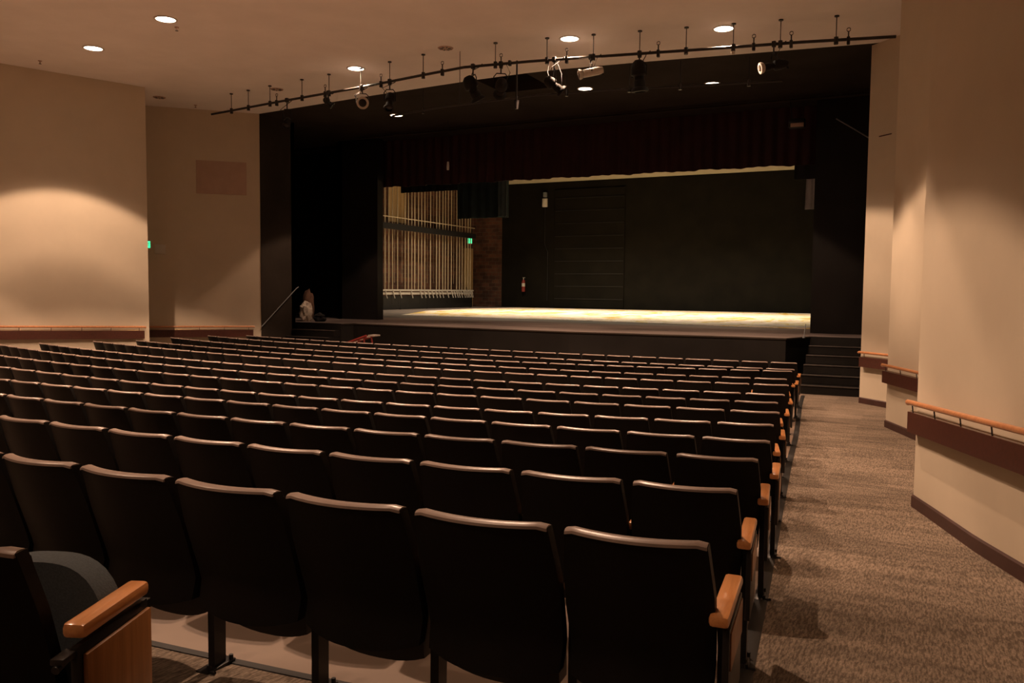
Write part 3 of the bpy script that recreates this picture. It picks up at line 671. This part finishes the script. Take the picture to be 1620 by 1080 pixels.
# ------------------------------------------------------------------ ceiling fittings
def downlight(x, y, label, group, r=.165):
    t = thing('downlight', label, 'ceiling light', (x, y, CEIL), 0, group)
    bm = bmesh.new(); lathe(bm, [(r+.028, -.001), (r+.028, -.012), (r, -.014), (r-.006, -.006), (r-.006, -.001), (r+.028, -.001)], n=28); mesh_obj('trim_ring', bm, 'white_box', t)
    bm = bmesh.new(); bmesh.ops.create_cone(bm, cap_ends=True, segments=28, radius1=r-.004, radius2=r-.004, depth=.004, matrix=Matrix.Translation((0, 0, -.006)))
    mesh_obj('lens', bm, 'lamp_glow', t)
for x, y, l in HOUSE:
    if l: downlight(x, y, l, 'downlights in the pale ceiling')
for x, y, l in APRON: downlight(x, y, l, 'downlights in the black ceiling', .155)
for x, y, l in ((-8.44, 14.04, 'flat round slotted ceiling vent near the middle of the lighting pipe'), (-13.76, 15.29, 'flat round slotted ceiling vent above the left end of the lighting pipe'), (-17.0, 14.75, 'flat round slotted ceiling vent in the left recess')):
    t = thing('ceiling_vent', l, 'vent', (x, y, CEIL), 0, 'round ceiling vents')
    bm = bmesh.new(); lathe(bm, [(0, -.012), (.14, -.012), (.15, 0)], n=24); mesh_obj('plate', bm, 'vent_panel', t)
    for k in range(8):
        a = k*PI/4; bm = bmesh.new(); box(bm, (.09*math.cos(a), .09*math.sin(a), -.016), (.07, .022, .006), rz=a); mesh_obj('slot', bm, 'black_steel', t)
for x, y, l in ((-12.14, 10.94, 'small ceiling sprinkler just beside the largest downlight'), (-16.53, 11.36, 'small ceiling sprinkler near the top edge of the left wall'), (-16.86, 15.75, 'small ceiling sprinkler above the left recess')):
    t = thing('sprinkler', l, 'sprinkler', (x, y, CEIL), 0, 'ceiling sprinklers')
    bm = bmesh.new(); lathe(bm, [(.04, 0), (.035, -.012), (.012, -.014), (.012, -.06), (0, -.06)], n=12); mesh_obj('body', bm, 'vent_panel', t)
    bm = bmesh.new(); lathe(bm, [(0, -.066), (.028, -.066), (.028, -.062), (0, -.062)], n=12); mesh_obj('deflector', bm, 'black_steel', t)

# lighting pipes
PZ = 6.3
PIPE = [(335, -15.85, 15.31), (440.7, -13.37, 14.91), (572, -10.79, 14.55), (670, -9.055, 14.227), (733, -8.045, 14.06), (840, -6.707, 14.205), (988, -5.008, 14.5), (1155, -3.206, 14.82), (1266, -2.076, 15.0), (1421, -.62, 15.32)]
def pipe_at(px):
    for a, b in zip(PIPE, PIPE[1:]):
        if px <= b[0]:
            f = (px-a[0])/(b[0]-a[0]); return Vector((a[1]+(b[1]-a[1])*f, a[2]+(b[2]-a[2])*f, PZ))
t = thing('lighting_pipe', 'long dark steel lighting pipe hung on short rods under the pale ceiling', 'pipe', (-8.045, 14.06, PZ))
O = Vector((-8.045, 14.06, PZ))
for seg in (PIPE[:5], PIPE[4:]):
    bm = bmesh.new(); tube(bm, [Vector((p[1], p[2], PZ))-O for p in seg], .026, 10); mesh_obj('pipe', bm, 'pipe_steel', t)
for px in (368, 395, 428, 480, 523, 571, 618, 669.6, 784, 866, 940, 1013, 1087, 1160, 1235, 1325):
    p = pipe_at(px)-O; bm = bmesh.new()
    cyl(bm, p+Vector((0, 0, -.06)), p+Vector((0, 0, CEIL-PZ)), .008, 6); cyl(bm, p+Vector((0, 0, CEIL-PZ-.02)), p+Vector((0, 0, CEIL-PZ)), .04, 10)
    cyl(bm, p+Vector((0, 0, -.07)), p+Vector((0, 0, .05)), .036, 8)
    mesh_obj('hanger', bm, 'pipe_steel', t)
first = None
for i, px in enumerate((438, 517, 604, 700, 793, 898, 1043, 1193, 1252, 1345)):
    p = pipe_at(px)
    if first is None:
        bm = bmesh.new(); box(bm, (0, 0, -.02), (.05, .07, .13), bevel=.01); cyl(bm, (0, 0, .05), (0, 0, .13), .012, 6)
        tube(bm, [(.03*math.cos(a), 0, .16+.03*math.sin(a)) for a in [PI*2*k/10-PI/2 for k in range(11)]], .007, 6)
        first = o = mesh_obj('pipe_clamp', bm, 'black_steel')
    else: o = first.copy(); COL.objects.link(o)
    o.location = p; tag(o, 'small empty black hook clamp on the lighting pipe, %s from the left' % ORD[i+1], 'clamp', 'empty clamps on the lighting pipe')
P2 = [(-11.6, 16.85), (-9.97, 16.5), (-7.56, 16.3), (-6.15, 16.45), (-2.68, 17.16)]
t = thing('rear_lighting_pipe', 'second thin black pipe under the black ceiling behind the lanterns', 'pipe', (-7.56, 16.3, 6.20))
bm = bmesh.new(); tube(bm, [(x+7.56, y-16.3, 0) for x, y in P2], .024, 8); mesh_obj('pipe', bm, 'pipe_steel', t)
for x, y in ((-10.6, 16.64), (-6.9, 16.37), (-5.6, 16.56), (-4.6, 16.77), (-3.3, 17.03)):
    bm = bmesh.new(); cyl(bm, (x+7.56, y-16.3, -.05), (x+7.56, y-16.3, .49), .009, 6); cyl(bm, (x+7.56, y-16.3, -.07), (x+7.56, y-16.3, .06), .035, 8); mesh_obj('hanger', bm, 'pipe_steel', t)

def lantern(px, label, aim, L=.46, r=.085, drop=.36, mat='lantern_black', nose='lantern_black', side=0, fres=False):
    """stage lantern on a yoke; aim is the beam direction, side shifts the lantern across the pipe"""
    p = pipe_at(px); piv = p+Vector((0, side, -drop)); aim = Vector(aim).normalized()
    t = thing('stage_lantern', label, 'stage light', piv, 0, 'stage lanterns on the lighting pipe')
    q = aim.to_track_quat('Z', 'Y').to_matrix().to_4x4()
    bm = bmesh.new()
    if fres: pr = [(0, -L*.5), (r*.8, -L*.48), (r, -L*.3), (r, L*.28), (r*.9, L*.3)]
    else: pr = [(0, -L*.5), (r*.5, -L*.49), (r*.95, -L*.40), (r*1.15, -L*.22), (r*1.15, -L*.05), (r*.72, .0), (r*.72, L*.1), (r*.85, L*.13), (r*.85, L*.36), (r*.7, L*.38)]
    lathe(bm, pr, q, 18); mesh_obj('housing', bm, mat, t)
    bm = bmesh.new(); lathe(bm, [(r*.78, L*.30), (r*1.12, L*.34), (r*1.28, L*.40), (r*1.28, L*.45), (r*.86, L*.46), (r*.8, L*.36), (r*.78, L*.30)], q, 18); hood = mesh_obj('lens_hood', bm, nose, t)
    bm = bmesh.new(); lathe(bm, [(r*.84, L*.38), (r*.5, L*.41), (0, L*.42)], q, 18); mesh_obj('lens', bm, 'black_steel', hood)
    # yoke in the plane across the beam
    up = Vector((0, 0, 1)); ac = aim.cross(up)
    ac = ac.normalized() if ac.length > .1 else Vector((1, 0, 0))
    w_ = r*1.35
    bm = bmesh.new(); tube(bm, [ac*w_, ac*w_+up*(drop*.45), ac*w_*.6+up*(drop*.6), -ac*w_*.6+up*(drop*.6), -ac*w_+up*(drop*.45), -ac*w_], .011, 6); mesh_obj('yoke', bm, 'lantern_black', t)
    bm = bmesh.new(); top = Vector((0, -side, drop))
    cyl(bm, up*(drop*.6), top, .014, 6); box(bm, top+Vector((0, 0, .0)), (.07, .08, .10), bevel=.015); mesh_obj('clamp', bm, 'black_steel', t)
    bm = bmesh.new(); b0 = -aim*L*.45; tube(bm, [b0, b0+Vector((.03, 0, -.09)), (b0+top)/2+ac*.16, top+Vector((.12, 0, -.03)), top+Vector((.2, 0, .03))], .008, 6); mesh_obj('cable', bm, 'rubber', t)
    return t
lantern(455, 'small black stage lantern at the far left of the pipe, almost lost in the dark', (.3, -.6, -.7), .3, .07, .5)
lantern(522, 'small black stage lantern hanging close under the pipe, second from the left', (.5, .3, -.5), .26, .06, .2)
lantern(573, 'silver-rimmed stage lantern facing the seats, third from the left', (.62, -.72, -.10), .30, .10, .34, 'silver_paint', 'silver_paint', fres=True)
lantern(618, 'black stage lantern tilted steeply down with a shining lens, just right of the silver-rimmed one', (.25, -.55, -1), .44, .085, .40)
lantern(748, 'large black stage lantern hanging left of the dark slot in the ceiling', (.35, .45, -1), .52, .115, .42)
lantern(793, 'black stage lantern on a wide yoke in front of the dark ceiling slot', (-.5, .7, -.45), .42, .10, .44)
lantern(878, 'black stage lantern with a pale cable loop, right of the dark ceiling slot', (.7, .5, -.6), .42, .09, .46)
lantern(936, 'bright silver cylindrical stage lantern pointing left, the shiniest on the pipe', (-.9, -.62, -.26), .48, .072, .27, 'silver_paint', 'silver_paint', fres=True)
lantern(1013, 'tall black stage lantern hanging straight down right of the silver one', (.05, .12, -1), .58, .12, .40)
lantern(1225, 'black stage lantern pointing left with a lit nose, farthest right on the pipe', (-.9, -.5, -.22), .52, .075, .36, 'lantern_black', 'silver_paint')  # silver nose colour stands in for light on a dark front
p = pipe_at(870)
bm = bmesh.new(); tube(bm, [p+Vector(v) for v in ((0, 0, 0), (-.06, .05, -.2), (.0, .1, -.42), (.12, .12, -.60), (.2, .12, -.5), (.2, .1, -.25), (.14, .02, -.05))], .009, 8)
tag(mesh_obj('cable_loop', bm, 'grey_drape'), 'pale cable looped under the pipe right of the dark ceiling slot', 'cable')
p = pipe_at(807)
t = thing('hanging_pole', 'thin black pole hanging below the pipe in front of the dark ceiling slot', 'pole', p)
bm = bmesh.new(); cyl(bm, (0, .3, .12), (0, .3, -.62), .018, 8); mesh_obj('pole', bm, 'black_steel', t)
bm = bmesh.new(); cyl(bm, (0, .3, -.62), (0, .3, -.78), .05, 10, .03); mesh_obj('end_cap', bm, 'pipe_steel', t)
bm = bmesh.new(); cyl(bm, (0, 0, 0), (0, .3, .1), .012, 6); box(bm, (0, 0, 0), (.05, .07, .1), bevel=.01); mesh_obj('clamp', bm, 'black_steel', t)
p = pipe_at(1160)+Vector((0, .0, -.06))
t = thing('bare_socket', 'small bright lamp holder hanging on the pipe below the rightmost ceiling downlight', 'lamp holder', p)
bm = bmesh.new(); lathe(bm, [(0, -.07), (.03, -.06), (.035, -.02), (.02, .03), (0, .04)], n=12); mesh_obj('holder', bm, 'silver_paint', t)
bm = bmesh.new(); cyl(bm, (0, 0, .02), (0, 0, .12), .006, 6); mesh_obj('cord', bm, 'silver_paint', t)
bm = bmesh.new(); q = Vector((-8.3, 14.35, 0)); cyl(bm, (q.x, q.y, 5.72), (q.x, q.y, CEIL), .006, 6)
tag(mesh_obj('hanging_rod', bm, 'black_steel'), 'thin straight wire dropping from the ceiling near the middle vent', 'wire')

# ------------------------------------------------------------------ seats
ZT = .862
def back_y(z): return .03+.17*((ZT-z)/.50)-.03*1 if False else max(0, (ZT-z))*.345
def sheet(bm, halfw, z0, z1, yr, th, curve, nx=10, nz=8, botc=0, topr=.03, bottaper=0, bulge=0, topc=0):
    """curved slab: rear surface y = yr(z)+curve*(x/halfw)^2, thickness th, bottom edge bowed down by botc"""
    A = []; B = []
    for i in range(nx+1):
        u = -1+2*i/nx; ca = []; cb = []
        for k in range(nz+1):
            t = k/nz; zz0 = z0+botc*(u*u)**1.2; zz1 = z1-(topr*max(0, abs(u)-.82)/.18*.45)-topc*abs(u)**3
            z = zz0+(zz1-zz0)*t; hw = halfw-bottaper*(1-t)**3+bulge*min(1, (z1-z)/.18); x = u*hw
            y = yr(z)+curve*u*u
            ca.append(bm.verts.new((x, y, z))); cb.append(bm.verts.new((x, y+th, z)))
        A.append(ca); B.append(cb)
    for i in range(nx):
        for k in range(nz):
            bm.faces.new((A[i][k], A[i+1][k], A[i+1][k+1], A[i][k+1])); bm.faces.new((B[i][k], B[i][k+1], B[i+1][k+1], B[i+1][k]))
        bm.faces.new((A[i][0], B[i][0], B[i+1][0], A[i+1][0])); bm.faces.new((A[i][nz], A[i+1][nz], B[i+1][nz], B[i][nz]))
    for i in (0, nx):
        for k in range(nz): bm.faces.new((A[i][k], A[i][k+1], B[i][k+1], B[i][k]))
def leaned(z):
    y = (ZT-z)*.33
    if z < .42: y -= (.42-z)*.55          # the foot of the shell kicks back to a ledge
    return y
def m_back():
    bm = bmesh.new(); sheet(bm, .224, .295, ZT-.006, leaned, .046, .052, 12, 12, .030, .012, .010, .018); bev(bm, .012, 3, 50); return bm
def m_sheen_trim():
    # rounded cap along the top edge of the shell, coloured pale to carry its sheen, and a thin bead down its right and left side
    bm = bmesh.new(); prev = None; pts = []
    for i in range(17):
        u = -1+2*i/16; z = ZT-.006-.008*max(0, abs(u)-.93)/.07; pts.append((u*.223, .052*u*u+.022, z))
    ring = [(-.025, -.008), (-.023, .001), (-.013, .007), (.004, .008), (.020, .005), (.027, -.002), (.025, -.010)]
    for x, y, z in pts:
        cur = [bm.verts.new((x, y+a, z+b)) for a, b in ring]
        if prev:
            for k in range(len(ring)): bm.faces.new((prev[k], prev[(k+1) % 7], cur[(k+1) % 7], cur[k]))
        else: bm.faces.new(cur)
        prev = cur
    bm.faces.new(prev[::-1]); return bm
def m_cushion():
    bm = bmesh.new(); sheet(bm, .205, .46, ZT-.03, lambda z: (ZT-z)*.33+.044, .045, .040, 10, 8, .02, .03); bev(bm, .016, 2, 50); return bm
def m_pan():
    bm = bmesh.new(); sheet(bm, .208, .185, .66, lambda z: .30-(z-.185)*.28, .085, .0, 10, 6, .04, .05, .012); bev(bm, .022, 3, 50); return bm
def m_leg():
    bm = bmesh.new()
    prism(bm, [(.264, 0), (.33, 0), (.335, .44), (.47, .56), (.47, .588), (.225, .588), (.225, .55), (.264, .46)], 0, -.016, .016); bev(bm, .005, 1)
    b2 = bmesh.new(); box(b2, (0, .29, .006), (.06, .17, .012), bevel=.003); join(bm, b2); return bm
def m_bolt():
    bm = bmesh.new(); cyl(bm, (.022, .225, .010), (.022, .225, .032), .009, 8); cyl(bm, (.022, .355, .010), (.022, .355, .032), .009, 8)
    cyl(bm, (.022, .225, .010), (.06, .215, .016), .007, 6); return bm
def m_arm():
    bm = bmesh.new(); box(bm, (0, .37, .607), (.050, .30, .038), bevel=.012); return bm
def m_arm_end():
    bm = bmesh.new(); box(bm, (.004, .31, .607), (.062, .42, .038), bevel=.012); return bm
def m_panel():
    bm = bmesh.new(); box(bm, (.037, .31, .50), (.006, .33, .12), bevel=.002); return bm
def m_frame():
    bm = bmesh.new(); box(bm, (.024, .31, .42), (.022, .36, .31), bevel=.003); return bm
def to_mesh(name, bm, mat):
    o = mesh_obj(name, bm, mat); me = o.data; bpy.data.objects.remove(o); return me
SEAT = [('backrest', to_mesh('backrest', m_back(), 'seat_plastic'), 0), ('edge_sheen_trim', to_mesh('edge_sheen_trim', m_sheen_trim(), 'edge_sheen_plastic'), 0), ('back_cushion', to_mesh('back_cushion', m_cushion(), 'seat_fabric'), 0),
        ('seat_pan', to_mesh('seat_pan', m_pan(), 'pan_plastic'), 0)]
SEAT = [(a, b) for a, b, c in SEAT]
LEG = to_mesh('leg', m_leg(), 'black_steel'); ARM = to_mesh('armrest', m_arm(), 'arm_wood'); ARM_END = to_mesh('armrest', m_arm_end(), 'arm_wood'); BOLT = to_mesh('foot_bolt', m_bolt(), 'black_steel')
PANEL = to_mesh('end_panel', m_panel(), 'panel_wood'); FRAME = to_mesh('end_frame', m_frame(), 'black_steel')
def part(root, name, me, x=0):
    o = bpy.data.objects.new(name, me); COL.objects.link(o); o.parent = root; o.location = (x/(root.scale.x if root.scale.x else 1), 0, 0); return o
ROWNAME = ['row nearest the camera', 'second row from the camera', 'third row from the camera', 'fourth row from the camera', 'fifth row from the camera', 'sixth row from the camera', 'middle row',
           'sixth row from the stage', 'fifth row from the stage', 'fourth row from the stage', 'third row from the stage', 'second row from the stage', 'row nearest the stage']
for r, gaps in enumerate(ROWS):
    for s in range(len(gaps)-1):
        g0 = Vector(gaps[s]); g1 = Vector(gaps[s+1])          # right and left side of this seat
        c = (g0+g1)/2; d = (g0-g1); wdt = d.length; d.normalize(); rz = math.atan2(d.y, d.x); fwd = Vector((-d.y, d.x))
        foot = c+fwd*.29; fz = floor_z(foot.x, foot.y)
        if s == 0: lab = 'black theatre seat with wooden armrest, aisle end of the %s' % ROWNAME[r]
        else: lab = 'black theatre seat, %s from the right aisle, in the %s' % (ORD[s+1], ROWNAME[r])
        root = thing('theatre_seat', lab, 'seat', (c.x, c.y, fz), rz, 'black theatre seats in curved rows')
        root.scale = (wdt/.505, 1, (FZ[r]+.84-fz)/ZT)
        def standard(x, arm=ARM):
            lg = part(root, 'leg', LEG, x); part(lg, 'foot_bolt', BOLT); part(root, 'armrest', arm, x)['label'] = 'orange varnished wooden armrest'
        for n_, me in SEAT: part(root, n_, me)
        standard(-wdt/2)
        if s == 0:
            standard(wdt/2, ARM_END); fr = part(root, 'end_frame', FRAME, wdt/2); part(fr, 'end_panel', PANEL)['label'] = 'thin orange wood panel on the aisle side'

# the seat at the lower left corner, with its wooden end panel
fx, fy, rz = -2.135, 1.19, math.radians(22)
root = thing('theatre_seat', 'theatre seat with grey-blue cushion and wooden end panel in the lower left corner', 'seat', (fx, fy, floor_z(fx-.1, fy+.27)), rz)
for n_, me in SEAT[:3]: part(root, n_, me, -.085)
for sx in (-.2525, .2525):
    part(root, 'leg', LEG, sx)
    bm = bmesh.new(); box(bm, (0, .272, .634), (.064, .335, .042), bevel=.014); a = mesh_obj('armrest', bm, 'arm_wood', root); a.location = (sx, 0, 0)
bm = bmesh.new()
def tilt(z): return .205+(z-.28)*.27
sheet(bm, .215, .28, .735, tilt, .10, 0, 16, 10, .05, .02, 0, 0, .10); bev(bm, .04, 4, 50)
mesh_obj('seat_cushion', bm, 'cushion_fabric', root)['label'] = 'grey-blue fabric seat cushion folded up'
bm = bmesh.new(); box(bm, (.2525+.030, .272, .325), (.014, .325, .50), bevel=.004); mesh_obj('end_panel', bm, 'panel_wood', root)['label'] = 'orange wood veneer end panel'
bm = bmesh.new(); box(bm, (.2525+.012, .265, .325), (.02, .35, .55), bevel=.003); mesh_obj('end_frame', bm, 'black_steel', root)
bm = bmesh.new(); box(bm, (.2525, .07, .583), (.036, .07, .018), bevel=.004); cyl(bm, (.2525, .03, .565), (.2525, .07, .575), .011); mesh_obj('bracket', bm, 'pipe_steel', root)
